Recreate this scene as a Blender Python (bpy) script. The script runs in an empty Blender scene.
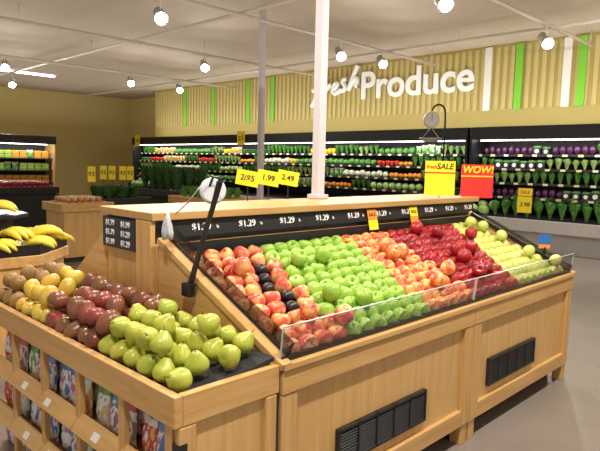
import bpy, bmesh, math, random
from mathutils import Vector, Matrix, Euler, noise
random.seed(7)
scene=bpy.context.scene; COL=scene.collection
try: scene.view_settings.view_transform='Standard'
except Exception: pass

# ------------------------------------------------------------ materials
def new_mat(name):
    m=bpy.data.materials.new(name); m.use_nodes=True
    nt=m.node_tree; b=nt.nodes['Principled BSDF']
    return m,nt,b
def rgb(c): return (c[0],c[1],c[2],1)
def plain(name,c,rough=.5,metal=0,var=.12,scale=6,emit=None,es=0):
    m,nt,b=new_mat(name)
    n=nt.nodes.new('ShaderNodeTexNoise'); n.inputs['Scale'].default_value=scale
    tc=nt.nodes.new('ShaderNodeTexCoord'); nt.links.new(tc.outputs['Object'],n.inputs['Vector'])
    r=nt.nodes.new('ShaderNodeMixRGB'); r.inputs[1].default_value=rgb([v*(1-var) for v in c]); r.inputs[2].default_value=rgb([min(1,v*(1+var)) for v in c])
    nt.links.new(n.outputs['Fac'],r.inputs[0]); nt.links.new(r.outputs[0],b.inputs['Base Color'])
    b.inputs['Roughness'].default_value=rough; b.inputs['Metallic'].default_value=metal
    if emit: b.inputs['Emission Color'].default_value=rgb(emit); b.inputs['Emission Strength'].default_value=es
    return m
def wood(name,axis,c1=(.70,.43,.165),c2=(.58,.32,.105),rough=.42):
    m,nt,b=new_mat(name)
    tc=nt.nodes.new('ShaderNodeTexCoord'); mp=nt.nodes.new('ShaderNodeMapping')
    s=[14,14,14]; s[axis]=.9; mp.inputs['Scale'].default_value=s
    nt.links.new(tc.outputs['Object'],mp.inputs['Vector'])
    n=nt.nodes.new('ShaderNodeTexNoise'); n.inputs['Scale'].default_value=2.2; n.inputs['Detail'].default_value=6; n.inputs['Distortion'].default_value=.6
    nt.links.new(mp.outputs[0],n.inputs['Vector'])
    n2=nt.nodes.new('ShaderNodeTexNoise'); n2.inputs['Scale'].default_value=1.7; nt.links.new(tc.outputs['Object'],n2.inputs['Vector'])
    cr=nt.nodes.new('ShaderNodeValToRGB'); cr.color_ramp.elements[0].position=.3; cr.color_ramp.elements[0].color=rgb(c2); cr.color_ramp.elements[1].position=.62; cr.color_ramp.elements[1].color=rgb(c1)
    nt.links.new(n.outputs['Fac'],cr.inputs[0])
    mx=nt.nodes.new('ShaderNodeMixRGB'); mx.blend_type='MULTIPLY'; mx.inputs[2].default_value=(.86,.82,.76,1)
    nt.links.new(n2.outputs['Fac'],mx.inputs[0]); nt.links.new(cr.outputs[0],mx.inputs[1]); nt.links.new(mx.outputs[0],b.inputs['Base Color'])
    b.inputs['Roughness'].default_value=rough
    return m
def fruit(name,ca,cb,lo=.4,hi=.62,scale=14,rough=.33,speck=None,cc=None,ccw=.75):
    m,nt,b=new_mat(name)
    tc=nt.nodes.new('ShaderNodeTexCoord'); oi=nt.nodes.new('ShaderNodeObjectInfo')
    add=nt.nodes.new('ShaderNodeVectorMath'); add.operation='ADD'
    sc=nt.nodes.new('ShaderNodeVectorMath'); sc.operation='SCALE'; sc.inputs[0].default_value=(7,3,5); nt.links.new(oi.outputs['Random'],sc.inputs['Scale'])
    nt.links.new(tc.outputs['Object'],add.inputs[0]); nt.links.new(sc.outputs[0],add.inputs[1])
    n=nt.nodes.new('ShaderNodeTexNoise'); n.inputs['Scale'].default_value=scale; n.inputs['Detail'].default_value=3
    nt.links.new(add.outputs[0],n.inputs['Vector'])
    cr=nt.nodes.new('ShaderNodeValToRGB'); cr.color_ramp.elements[0].position=lo; cr.color_ramp.elements[0].color=rgb(ca); cr.color_ramp.elements[1].position=hi; cr.color_ramp.elements[1].color=rgb(cb)
    nt.links.new(n.outputs['Fac'],cr.inputs[0]); out=cr.outputs[0]
    if cc:
        mx=nt.nodes.new('ShaderNodeMixRGB'); mx.inputs[2].default_value=rgb(cc)
        mm=nt.nodes.new('ShaderNodeMath'); mm.operation='MULTIPLY'; mm.inputs[1].default_value=ccw; nt.links.new(oi.outputs['Random'],mm.inputs[0])
        nt.links.new(mm.outputs[0],mx.inputs[0]); nt.links.new(out,mx.inputs[1]); out=mx.outputs[0]
    if speck:
        v=nt.nodes.new('ShaderNodeTexNoise'); v.inputs['Scale'].default_value=330; nt.links.new(add.outputs[0],v.inputs['Vector'])
        c2=nt.nodes.new('ShaderNodeValToRGB'); c2.color_ramp.elements[0].position=.62; c2.color_ramp.elements[1].position=.68; nt.links.new(v.outputs['Fac'],c2.inputs[0])
        mx=nt.nodes.new('ShaderNodeMixRGB'); mx.inputs[2].default_value=rgb(speck); nt.links.new(c2.outputs[0],mx.inputs[0]); nt.links.new(out,mx.inputs[1]); out=mx.outputs[0]
    nt.links.new(out,b.inputs['Base Color']); b.inputs['Roughness'].default_value=rough
    return m
WX=wood('maple_grain_x',0); WY=wood('maple_grain_y',1); WZ=wood('maple_grain_z',2)
WTOP=wood('maple_shelf_top',1,(.56,.34,.13),(.47,.265,.09),.55)
WPALE=wood('maple_panel',2,(.72,.45,.18),(.62,.36,.125))
BLACK=plain('black_plastic',(.012,.012,.013),.35)
BLACKM=plain('black_matte',(.02,.02,.021),.7)
DARK=plain('dark_interior',(.03,.022,.016),.8)
VENTM=plain('vent_black',(.015,.015,.016),.45)
WHITE=plain('white_paint',(.82,.8,.77),.45,var=.03)
ROLL=plain('roll_film',(.68,.68,.70),.4,var=.08,scale=30)
WHITET=plain('white_letters',(.97,.97,.96),.5,var=.01)
CHALK=plain('white_print',(.92,.92,.92),.6,var=.01)
GREYM=plain('grey_metal',(.55,.54,.52),.35,.8)
HOUS=plain('lamp_housing',(.40,.38,.35),.4,.2)
PIPE=plain('pipe_paint',(.66,.60,.53),.5)
COLM=plain('column_paint',(.62,.57,.60),.5,var=.03)
YEL=plain('yellow_card',(.95,.76,.02),.5,var=.03)
RED=plain('red_card',(.75,.03,.02),.5,var=.05)
ORG=plain('orange_card',(.9,.3,.03),.5,var=.05)
GRN=plain('green_stripe',(.20,.56,.04),.5,var=.05)
BLUE=plain('blue_card',(.03,.15,.5),.5,var=.05)
BLK_T=plain('black_print',(.01,.01,.01),.6)
STEM=plain('stem_brown',(.12,.07,.03),.8)
GLOW=plain('lamp_glow',(1,1,1),.5,emit=(1,.96,.88),es=70)
TUBE=plain('tube_glow',(1,1,1),.5,emit=(1,.96,.88),es=6)
BASEM=plain('case_base',(.36,.34,.33),.4,.2)
BUMP=plain('bumper_grey',(.5,.47,.44),.4)
def acrylic(name,tint,f0=.05):
    m=bpy.data.materials.new(name); m.use_nodes=True; nt=m.node_tree; nt.nodes.clear()
    o=nt.nodes.new('ShaderNodeOutputMaterial'); t=nt.nodes.new('ShaderNodeBsdfTransparent'); g=nt.nodes.new('ShaderNodeBsdfGlossy'); g.inputs['Roughness'].default_value=.06
    lw=nt.nodes.new('ShaderNodeLayerWeight'); p=nt.nodes.new('ShaderNodeMath'); p.operation='POWER'; p.inputs[1].default_value=4; nt.links.new(lw.outputs['Facing'],p.inputs[0])
    q=nt.nodes.new('ShaderNodeMath'); q.operation='MULTIPLY_ADD'; q.inputs[1].default_value=.4; q.inputs[2].default_value=f0; nt.links.new(p.outputs[0],q.inputs[0])
    t.inputs[0].default_value=tint
    mx=nt.nodes.new('ShaderNodeMixShader'); nt.links.new(q.outputs[0],mx.inputs[0]); nt.links.new(t.outputs[0],mx.inputs[1]); nt.links.new(g.outputs[0],mx.inputs[2]); nt.links.new(mx.outputs[0],o.inputs[0])
    return m
ACR=acrylic('clear_acrylic',(.84,.85,.85,1),.08); SMOKE=acrylic('smoked_acrylic',(.50,.50,.52,1))
EDGE=plain('acrylic_edge',(.50,.54,.53),.2)

# ------------------------------------------------------------ mesh helpers
class MB:
    def __init__(s): s.bm=bmesh.new()
    def _f(s,vs,mi,smooth=False):
        try:
            f=s.bm.faces.new(vs); f.material_index=mi; f.smooth=smooth
        except ValueError: pass
    def obox(s,c,ax,h,mi=0):
        c=Vector(c); v=[]
        for sx in(-1,1):
            for sy in(-1,1):
                for sz in(-1,1):
                    v.append(s.bm.verts.new(c+Vector(ax[0])*h[0]*sx+Vector(ax[1])*h[1]*sy+Vector(ax[2])*h[2]*sz))
        for q in((0,1,3,2),(4,6,7,5),(0,4,5,1),(2,3,7,6),(0,2,6,4),(1,5,7,3)): s._f([v[i] for i in q],mi)
        return s
    def box(s,x0,x1,y0,y1,z0,z1,mi=0):
        return s.obox(((x0+x1)/2,(y0+y1)/2,(z0+z1)/2),((1,0,0),(0,1,0),(0,0,1)),((x1-x0)/2,(y1-y0)/2,(z1-z0)/2),mi)
    def prism(s,pts,axis,a0,a1,mi=0):
        def mk(p,a):
            if axis==0: return (a,p[0],p[1])
            if axis==1: return (p[0],a,p[1])
            return (p[0],p[1],a)
        A=[s.bm.verts.new(mk(p,a0)) for p in pts]; B=[s.bm.verts.new(mk(p,a1)) for p in pts]
        s._f(A,mi); s._f(B[::-1],mi)
        n=len(pts)
        for i in range(n): s._f([A[i],B[i],B[(i+1)%n],A[(i+1)%n]],mi)
        return s
    def tube(s,pts,rs,seg=12,mi=0,cap=True):
        pts=[Vector(p) for p in pts]; rings=[]
        for i,p in enumerate(pts):
            t=(pts[min(i+1,len(pts)-1)]-pts[max(i-1,0)]).normalized()
            up=Vector((0,0,1)) if abs(t.z)<.95 else Vector((1,0,0))
            a=t.cross(up).normalized(); b=t.cross(a)
            r=rs[i] if isinstance(rs,(list,tuple)) else rs
            rings.append([s.bm.verts.new(p+a*r*math.cos(2*math.pi*k/seg)+b*r*math.sin(2*math.pi*k/seg)) for k in range(seg)])
        for i in range(len(rings)-1):
            for k in range(seg): s._f([rings[i][k],rings[i][(k+1)%seg],rings[i+1][(k+1)%seg],rings[i+1][k]],mi,True)
        if cap: s._f(rings[0][::-1],mi); s._f(rings[-1],mi)
        return s
    def lathe(s,prof,seg=18,mi=0,fn=None,c=(0,0,0)):
        rings=[];c=Vector(c)
        for (r,z) in prof:
            if r<1e-6: rings.append([s.bm.verts.new(c+Vector((0,0,z)))])
            else:
                ring=[]
                for k in range(seg):
                    th=2*math.pi*k/seg; rr=r*(fn(th,z) if fn else 1)
                    ring.append(s.bm.verts.new(c+Vector((rr*math.cos(th),rr*math.sin(th),z))))
                rings.append(ring)
        for i in range(len(rings)-1):
            a,b=rings[i],rings[i+1]
            for k in range(seg):
                k2=(k+1)%seg
                if len(a)==1 and len(b)==1: continue
                if len(a)==1: s._f([a[0],b[k2],b[k]],mi,True)
                elif len(b)==1: s._f([a[k],a[k2],b[0]],mi,True)
                else: s._f([a[k],a[k2],b[k2],b[k]],mi,True)
        return s
    def mesh(s,name,mats):
        bmesh.ops.recalc_face_normals(s.bm,faces=s.bm.faces)
        me=bpy.data.meshes.new(name); s.bm.to_mesh(me); s.bm.free()
        for m in (mats if isinstance(mats,(list,tuple)) else [mats]): me.materials.append(m)
        return me
def link(name,me,parent=None,mw=None):
    o=bpy.data.objects.new(name,me); COL.objects.link(o)
    if mw is not None: o.matrix_world=mw
    if parent is not None:
        o.parent=parent; o.matrix_parent_inverse=Matrix.Translation(parent['_l']).inverted() if '_l' in parent else Matrix.Identity(4)
    return o
def part(name,mb,mats,parent,bevel=0,label=None):
    o=link(name,mb.mesh(name,mats),parent)
    if bevel:
        md=o.modifiers.new('bevel','BEVEL'); md.width=bevel; md.segments=2; md.limit_method='ANGLE'
    if label: o['label']=label
    return o
def thing(name,loc,label,cat,group=None):
    e=bpy.data.objects.new(name,None); COL.objects.link(e); e.location=loc; e.empty_display_size=.1
    e['_l']=list(loc); e['label']=label; e['category']=cat
    if group: e['group']=group
    return e
def solo(name,mb,mats,label,cat,bevel=0,group=None):
    o=part(name,mb,mats,None,bevel); o['label']=label; o['category']=cat
    if group:o['group']=group
    return o
def struct(name,mb,mats,bevel=0):
    o=part(name,mb,mats,None,bevel); o['kind']='structure'; return o
_tc={}
def text(s,size,origin,right,up,mat,parent,bold=0,name='lettering',extrude=.001,shear=0):
    key=(s,size,bold,mat.name,extrude,shear)
    if key not in _tc:
        cu=bpy.data.curves.new('t','FONT'); cu.body=s; cu.size=size; cu.align_x='CENTER'; cu.align_y='CENTER'; cu.extrude=extrude; cu.offset=bold; cu.shear=shear
        o=bpy.data.objects.new('t',cu); COL.objects.link(o)
        dg=bpy.context.evaluated_depsgraph_get(); me=bpy.data.meshes.new_from_object(o.evaluated_get(dg)); bpy.data.objects.remove(o)
        me.materials.clear(); me.materials.append(mat); _tc[key]=me
    r=Vector(right).normalized(); u=Vector(up).normalized(); n=r.cross(u)
    M=Matrix(((r.x,u.x,n.x,origin[0]),(r.y,u.y,n.y,origin[1]),(r.z,u.z,n.z,origin[2]),(0,0,0,1)))
    return link(name,_tc[key],parent,M)

# ------------------------------------------------------------ camera
H=1.6
cam=bpy.data.cameras.new('camera'); cam.sensor_width=36; cam.lens=34.8; cam.clip_end=100
co=bpy.data.objects.new('camera',cam); COL.objects.link(co)
co.matrix_world=Matrix.Translation((0,0,H))@Matrix.Rotation(math.radians(44.5),4,'Z')@Matrix.Rotation(math.radians(90-6.05),4,'X')@Matrix.Rotation(math.radians(1.3),4,'Z')
scene.camera=co

# ------------------------------------------------------------ room
def floor_mat():
    m,nt,b=new_mat('polished_floor')
    tc=nt.nodes.new('ShaderNodeTexCoord')
    n=nt.nodes.new('ShaderNodeTexNoise'); n.inputs['Scale'].default_value=.7; n.inputs['Detail'].default_value=8; nt.links.new(tc.outputs['Object'],n.inputs['Vector'])
    cr=nt.nodes.new('ShaderNodeValToRGB'); cr.color_ramp.elements[0].position=.3; cr.color_ramp.elements[0].color=(.20,.165,.145,1); cr.color_ramp.elements[1].position=.7; cr.color_ramp.elements[1].color=(.285,.24,.21,1)
    nt.links.new(n.outputs['Fac'],cr.inputs[0]); nt.links.new(cr.outputs[0],b.inputs['Base Color']); b.inputs['Roughness'].default_value=.25
    return m
def ceil_mat():
    m,nt,b=new_mat('ceiling_tiles')
    tc=nt.nodes.new('ShaderNodeTexCoord'); br=nt.nodes.new('ShaderNodeTexBrick'); br.offset=0; br.inputs['Scale'].default_value=1
    br.inputs['Brick Width'].default_value=1.2; br.inputs['Row Height'].default_value=.6; br.inputs['Mortar Size'].default_value=.015
    br.inputs['Color1'].default_value=(.54,.445,.345,1); br.inputs['Color2'].default_value=(.52,.43,.33,1); br.inputs['Mortar'].default_value=(.57,.475,.375,1)
    nt.links.new(tc.outputs['Object'],br.inputs['Vector']); nt.links.new(br.outputs['Color'],b.inputs['Base Color']); b.inputs['Roughness'].default_value=.9
    return m
OCH=plain('ochre_wall',(.72,.58,.24),.7,var=.05,scale=1)
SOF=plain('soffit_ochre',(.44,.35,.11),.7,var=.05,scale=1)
BAT=plain('batten_tan',(.55,.45,.185),.6,var=.05,scale=2)
CEIL=4.3
struct('floor',MB().box(-24,6,-6,13.4,-.1,0),floor_mat())
struct('ceiling',MB().box(-24,6,-6,13.4,CEIL,CEIL+.1),ceil_mat())
struct('wall_back',MB().box(-24,6,13.4,13.5,0,CEIL),OCH)
struct('wall_left',MB().box(-24.1,-24,-6,13.4,0,CEIL),OCH)
s=MB().box(-20.2,4,12.35,13.4,2.47,CEIL,0)
x=-20.1
while x<3.9:
    s.box(x,x+.09,12.325,12.35,2.9,CEIL-.06,1); x+=.17
struct('trim_1',s,[SOF,BAT])
struct('baseboard_back',MB().box(-24,6,13.37,13.4,0,.12),DARK)
for X,m,l in((-18.1,GRN,0),(-16.4,GRN,0),(-14.55,GRN,0),(-13.4,GRN,0),(-6.33,WHITE,1),(-5.62,GRN,0),(-4.62,WHITE,1),(-4.33,GRN,0)):
    solo('wall_stripe_board',MB().box(X-.08,X+.08,12.285,12.324,2.88,4.26),m,('white','bright green')[1-l]+' vertical accent board fixed on slatted ochre wall','wall decoration',.004,'accent boards on the slatted wall')
sg=thing('wall_sign',(-9,12.3,3.3),'large white cut-out lettering reading fresh Produce on ochre wall','sign')
text('Produce',.98,(-8.30,12.30,3.66),(1,0,0),(0,0,1),WHITET,sg,bold=.018,extrude=.02)
strokes=[[(.06,-.34),(.14,-.30),(.24,.2),(.36,.85),(.48,1.16),(.62,1.08)],[(.10,.48),(.32,.56),(.54,.62)],
 [(.52,.08),(.58,.35),(.64,.66),(.63,.48),(.73,.70),(.84,.70)],
 [(.84,.42),(.98,.5),(1.05,.70),(.96,.78),(.86,.55),(.88,.26),(.99,.20),(1.10,.34)],
 [(1.38,.90),(1.26,.94),(1.19,.76),(1.31,.6),(1.31,.40),(1.19,.32),(1.10,.40)],
 [(1.72,1.55),(1.58,1.0),(1.42,.32)],[(1.45,.48),(1.58,.84),(1.71,.92),(1.72,.74),(1.67,.52),(1.78,.46)]]
cu=bpy.data.curves.new('s','CURVE'); cu.dimensions='3D'; cu.bevel_depth=.066; cu.resolution_u=6
for st in strokes:
    sp=cu.splines.new('NURBS'); sp.points.add(len(st)-1)
    for i,(a,b) in enumerate(st): sp.points[i].co=(-11.76+a,12.27,3.44+b*.52,1)
    sp.order_u=3; sp.use_endpoint_u=True
o=bpy.data.objects.new('s',cu); COL.objects.link(o)
me=bpy.data.meshes.new_from_object(o.evaluated_get(bpy.context.evaluated_depsgraph_get())); bpy.data.objects.remove(o)
me.materials.clear(); me.materials.append(WHITET); link('script_lettering',me,sg)

# ------------------------------------------------------------ tracks, columns, lamps
for X in(-15,-11,-7.6,-4.1,-.6):
    t=MB().tube([(X,-3,4.0),(X,12.2,4.0)],.032,8)
    for y in(0,4,8,12): t.tube([(X,y,4.0),(X,y,CEIL)],.008,6)
    solo('ceiling_track',t,PIPE,'long thin painted lighting track hung below tiled ceiling','lighting track',group='ceiling tracks')
for Y in(6.3,10.4):
    t=MB().tube([(-22,Y,4.05),(3,Y,4.05)],.032,8)
    for xx in(-20,-13,-6,1): t.tube([(xx,Y,4.06),(xx,Y,CEIL)],.008,6)
    solo('ceiling_pipe',t,PIPE,'long thin pipe running under the tiled ceiling','pipe',group='ceiling pipes')
def column(x,y,w,z0):
    e=thing('support_column',(x,y,z0),'slim square white steel support column rising to ceiling','column')
    part('shaft',MB().box(x-w/2,x+w/2,y-w/2,y+w/2,z0,CEIL),COLM,e,.006)
    part('base_collar',MB().box(x-w/2-.02,x+w/2+.02,y-w/2-.02,y+w/2+.02,z0,z0+.03),COLM,e,.003)
column(-2.9,3.13,.07,1.352); column(-7.8,6.9,.09,0)
def lamp(x,y,z,aim=None,energy=230):
    e=thing('track_spotlight',(x,y,z),'small cylindrical track spotlight, switched on','spotlight','track spotlights'); 
    p=Vector((x,y,z))
    if aim is None:
        q=Vector((-x,-y,0)).normalized(); aim=p+q*1.9+Vector((1.3,-.3,0)); aim.z=1.9
    d=(Vector(aim)-p).normalized()
    part('mount',MB().tube([(x,y,3.975),(x,y,z+.05)],.012,8),WHITE,e)
    part('yoke',MB().tube([(x,y,z+.05),tuple(p-d*.05)],.02,8),HOUS,e)
    hs=MB().tube([p-d*.26,p-d*.24,p-d*.05,p+d*.08],[.06,.08,.088,.11],16); part('housing',hs,HOUS,e)
    part('lens',MB().tube([p+d*.081,p+d*.092],[.086,.07],16),GLOW,e)
    L=bpy.data.lights.new('lamp_source','SPOT'); L.energy=energy; L.spot_size=math.radians(125); L.spot_blend=.7; L.shadow_soft_size=.07; L.color=(1,.95,.86)
    lo=bpy.data.objects.new('lamp_source',L); COL.objects.link(lo); lo.matrix_world=Matrix.Translation(p+d*.13)@d.to_track_quat('-Z','Y').to_matrix().to_4x4()
    lo.parent=e; lo.matrix_parent_inverse=Matrix.Translation(e['_l']).inverted()
for (x,y,z,en) in [(-4.1,9.95,3.72,230),(-4.1,6.7,3.68,200),(-7.6,8.75,3.72,230),(-7.6,10.1,3.76,230),(-7.6,4.74,3.68,230),(-11,8.0,3.74,200),(-15,10,3.74,170),(-15,5.1,3.76,150),(-15,8.4,3.76,150),(-18,6.3,3.72,150)]:
    lamp(x,y,z,None,en)
for (x,y,z,aim) in [(-4.1,1.2,3.8,(-2.2,1.6,.9)),(-4.1,3.0,3.8,(-2.1,3.0,.9))]: lamp(x,y,z,aim,185)
for (y,aim) in((.2,(-2.2,1.2,.8)),(2.2,(-2.0,2.3,.8)),(4.6,(-2.0,3.9,.8))): lamp(-.6,y,3.8,aim,250)
lamp(-.6,8.5,3.8,(-2.5,12.0,2.2),300)
ft=thing('strip_light',(-19,6.2,CEIL-.12),'long glowing fluorescent strip fixture under tiled ceiling','light fixture')
part('fixture_body',MB().box(-19.1,-18.9,5.2,8.0,CEIL-.06,CEIL-.001),WHITE,ft); part('tube',MB().tube([(-19,5.25,CEIL-.09),(-19,7.95,CEIL-.09)],.03,8),TUBE,ft)
for (x,y,sx,sy,en) in((-17.5,4,11,15,250),(-8,4,8,15,130),(0,4,7,15,145)):  # unseen upward area lights without fixtures, added to brighten ceiling and its bounce
    L=bpy.data.lights.new('added_ceiling_fill','AREA'); L.shape='RECTANGLE'; L.size=sx; L.size_y=sy; L.energy=en; L.color=(1,.94,.84)
    lo=bpy.data.objects.new('added_ceiling_fill',L); COL.objects.link(lo); lo.location=(x,y,2.9); lo.rotation_euler=(math.pi,0,0)
for x in(-17,-11,-5,1):  # hidden strips added above the cases to brighten slatted wall and lettering
    L=bpy.data.lights.new('added_wall_fill','AREA'); L.shape='RECTANGLE'; L.size=6; L.size_y=.08; L.energy=44; L.color=(1,.96,.88)
    lo=bpy.data.objects.new('added_wall_fill',L); COL.objects.link(lo); lo.matrix_world=Matrix.Translation((x,11.50,2.52))@Matrix.Rotation(math.radians(145),4,'X')

# ------------------------------------------------------------ main display island
XF=-1.56; XB=-2.44; ZR=.83; ZT=1.23
Y0=1.505; YM=3.04; Y1=4.56
def stand(y0,y1,first,last):
    e=thing('produce_display_stand',(XF-.4,(y0+y1)/2,0),'maple display stand with black vent and sloping tray'+(' beside end bin' if first else ' at aisle end'),'display stand','maple display stands')
    part('cabinet_body',MB().box(XB+.001,XF-.045,y0+.005,y1-.005,.13,.70),WPALE,e)
    a,b=y0+.004,y1-.004
    part('frame_stile',MB().box(XF-.03,XF,a,a+.09,.12,.70),WZ,e,.005); part('frame_stile',MB().box(XF-.03,XF,b-.09,b,.12,.70),WZ,e,.005)
    part('frame_rail',MB().box(XF-.03,XF+.004,a,b,.702,.798),WY,e,.005)
    part('rail_cap',MB().box(XF-.05,XF+.014,a,b,.801,ZR),WY,e,.005)
    part('frame_rail',MB().box(XF-.03,XF,a+.092,b-.092,.12,.215),WY,e,.005)
    part('front_panel',MB().box(XF-.044,XF-.024,a+.09,b-.09,.215,.70),WPALE,e)
    vy0,vy1=(1.87,2.56) if first else (3.27,3.93)
    v=MB(); z0,z1=.275,.445
    v.box(XF-.024,XF-.002,vy0,vy1,z0,z0+.012); v.box(XF-.024,XF-.002,vy0,vy1,z1-.012,z1)
    n=5
    for i in range(n+1):
        yy=vy0+(vy1-vy0)*i/n; v.box(XF-.024,XF-.002,yy-.006,yy+.006,z0,z1)
    for j in range(1,12):
        zz=z0+(z1-z0)*j/12; v.obox((XF-.01,(vy0+vy1)/2,zz),((.8,0,-.6),(0,1,0),(.6,0,.8)),(.006,(vy1-vy0)/2,.0018))
    v.box(XF-.024,XF-.020,vy0,vy1,z0,z1)
    part('vent_grille',v,VENTM,e)
    part('toe_kick',MB().box(XB+.05,XF-.12,y0+.05,y1-.05,.0,.13),BLACKM,e)
    for yy in(y0+.01,y1-.08): part('foot',MB().box(XF-.08,XF-.01,yy,yy+.07,0,.12),WZ,e,.003)
    sx=(XF-.035,XB+.005)
    part('tray',MB().prism([(sx[0],.775),(sx[1],1.075),(sx[1],1.06),(sx[0],.755)],1,a,b),BLACK,e)
    part('clear_guard',MB().obox((XF-.012,(a+b)/2,ZR+.074),((.995,0,-.10),(0,1,0),(.10,0,.995)),(.002,(b-a)/2-.004,.068)),ACR,e)
    part('guard_edge',MB().obox((XF-.005,(a+b)/2,ZR+.144),((.995,0,-.10),(0,1,0),(.10,0,.995)),(.003,(b-a)/2-.004,.002)),EDGE,e)
    for ye in((a+.004,b-.004)): part('guard_end_edge',MB().obox((XF-.012,ye,ZR+.074),((.995,0,-.10),(0,1,0),(.10,0,.995)),(.003,.0018,.066)),EDGE,e)
    part('guard_channel',MB().obox((XF-.022,(a+b)/2,ZR+.010),((1,0,0),(0,1,0),(0,0,1)),(.012,(b-a)/2-.004,.0095)),BLACK,e)
    def side(ya,yb,yi0,yi1):
        part('side_panel',MB().prism([(XF-.031,.14),(XF-.031,ZR-.03),(XB+.001,ZT-.03),(XB+.001,.14)],1,ya,yb),WX,e,.003)
        sl=MB(); p0=Vector((XF+.01,0,ZR-.012)); p1=Vector((XB+.004,0,ZT-.012)); dd=(p1-p0); L=dd.length; dd.normalize(); nn=Vector((-dd.z,0,dd.x)); 
        if nn.z<0: nn=-nn
        c=(p0+p1)/2; c.y=(ya+yb)/2
        sl.obox(c,(dd,(0,1,0),nn),(L/2,(yb-ya)/2+.010,.016)); part('side_rail',sl,WX,e,.004)
        c2=c.copy(); c2.y=(yi0+yi1)/2; hh=.036 if first else .022
        part('side_guard',MB().obox(c2+nn*(.017+hh),(dd,(0,1,0),nn),(L/2-.03,(yi1-yi0)/2,hh)),SMOKE,e)
        part('side_channel',MB().obox(c2+nn*.010,(dd,(0,1,0),nn),(L/2-.03,(yi1-yi0)/2+.003,.014)),BLACK,e)
    if first: side(y0,y0+.032,y0+.046,y0+.050)
    if last: side(y1-.032,y1,y1-.050,y1-.046)
stand(Y0,YM,True,False); stand(YM,Y1,False,True)
for (a,b) in((Y0,YM),(YM,Y1)):
    e=thing('produce_display_stand',(-3.2,(a+b)/2,0),'maple produce display stand backing on to the central spine','display stand','maple display stands')
    part('cabinet_body',MB().box(-3.45,-2.986,a+.004,b-.004,.0,.82),WZ,e,.004)
    part('tray',MB().prism([(-3.44,.825),(-2.99,1.08),(-2.99,1.1),(-3.44,.845)],1,a+.04,b-.04),BLACK,e)
    part('side_panel',MB().prism([(-3.45,.82),(-3.45,.87),(-2.986,1.22),(-2.986,.82)],1,a+.004,a+.036),WX,e,.003)
e=thing('display_spine',(-2.7,3.1,0),'tall maple spine of display island with top shelf and price rail','display shelving')
YE=4.70
SB=XB-.012
part('spine_body',MB().box(-2.945,SB-.01,Y0,YE,.0,1.19),WZ,e,.004)
part('spine_head',MB().box(-2.945,SB-.05,Y0,YE,1.191,1.309),BLACK,e)
part('riser_face',MB().box(SB-.009,SB,Y0+.06,YE,1.10,1.19),BLACK,e)
part('top_shelf',MB().box(-2.98,SB+.008,Y0-.03,YE+.02,1.31,1.35),WTOP,e,.004)
part('corner_post',MB().box(-2.60,SB-.01,Y0-.03,Y0-.001,.87,1.308),WZ,e,.004)
RA=((.97,0,.24),(0,1,0),(-.24,0,.97))
part('price_rail',MB().obox((SB-.019,(Y0+YE)/2+.02,1.262),RA,(.004,(YE-Y0)/2-.05,.043)),BLACK,e)
yy=1.78
while yy<4.62:
    text('$1.29',.054,(SB-.0138,yy,1.265),(0,1,0),(-.24,0,.97),CHALK,e,bold=.0008,name='price')
    text('lb',.024,(SB-.0138,yy+.105,1.26),(0,1,0),(-.24,0,.97),CHALK,e,name='price')
    yy+=.31
sb=thing('price_board',(-2.77,Y0-.03,1.15),'small black board with white prices on maple end panel','price sign')
part('board',MB().box(-2.945,-2.61,Y0-.03,Y0-.001,1.14,1.30),BLACK,sb,.003)
for j,(p,q) in enumerate((('$1.79','$1.99'),('$1.79','$1.29'),('$1.99','$1.29'))):
    text(p,.042,(-2.86,Y0-.032,1.27-j*.05),(1,0,0),(0,0,1),CHALK,sb,bold=.0008,name='price'); text(q,.042,(-2.70,Y0-.032,1.27-j*.05),(1,0,0),(0,0,1),CHALK,sb,bold=.0008,name='price')
for (yy,c1,c2) in((3.21,ORG,YEL),(3.72,YEL,ORG)):
    tg=thing('price_tag',(XB+.01,yy,1.13),'small hanging orange and yellow sale tag clipped to price rail','price tag',group='sale tags')
    part('upper_card',MB().obox((SB-.004,yy,1.262),RA,(.002,.05,.036)),c1,tg)
    part('lower_card',MB().obox((SB+.012,yy,1.192),RA,(.002,.05,.034)),c2,tg)
    text('SALE',.036,(SB-.0013,yy,1.262),(0,1,0),(-.24,0,.97),BLK_T,tg,bold=.0006)
# ------------------------------------------------------------ end bin
EX0,EX1=-3.44,XF; EY0,EY1=1.04,1.495
e=thing('end_display_bin',(-2.5,1.27,0),'maple end bin with sloping pear tray above bagged snack racks','display stand')
part('front_rail',MB().box(EX0,EX1,EY0-.02,EY0+.014,.72,ZR),WX,e,.004)
part('end_rail',MB().box(EX1-.032,EX1,EY0+.0145,EY1,.72,ZR),WY,e,.004)
part('end_rail',MB().box(EX0,EX0+.03,EY0+.0145,EY1,.72,ZR),WY,e,.004)
part('tray',MB().prism([(EY0+.016,.785),(EY1-.002,.855),(EY1-.002,.84),(EY0+.016,.77)],0,EX0+.031,EX1-.033),BLACKM,e)
part('end_stile',MB().box(EX1-.03,EX1,EY0,EY0+.07,.0,.718),WZ,e,.005); part('end_stile',MB().box(EX1-.03,EX1,EY1-.07,EY1-.012,.0,.718),WZ,e,.005)
part('end_bottom_rail',MB().box(EX1-.03,EX1,EY0+.071,EY1-.071,.10,.17),WY,e,.004)
part('end_panel',MB().box(EX1-.038,EX1-.018,EY0+.07,EY1-.07,.17,.72),WPALE,e)
part('corner_guard',MB().box(EX1-.034,EX1+.004,EY0-.006,EY0+.03,.0,.66),BLACK,e)
part('gap_strip',MB().box(EX1-.03,EX1-.006,EY1-.0115,EY1-.001,.0,.82),BLACK,e)
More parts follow.
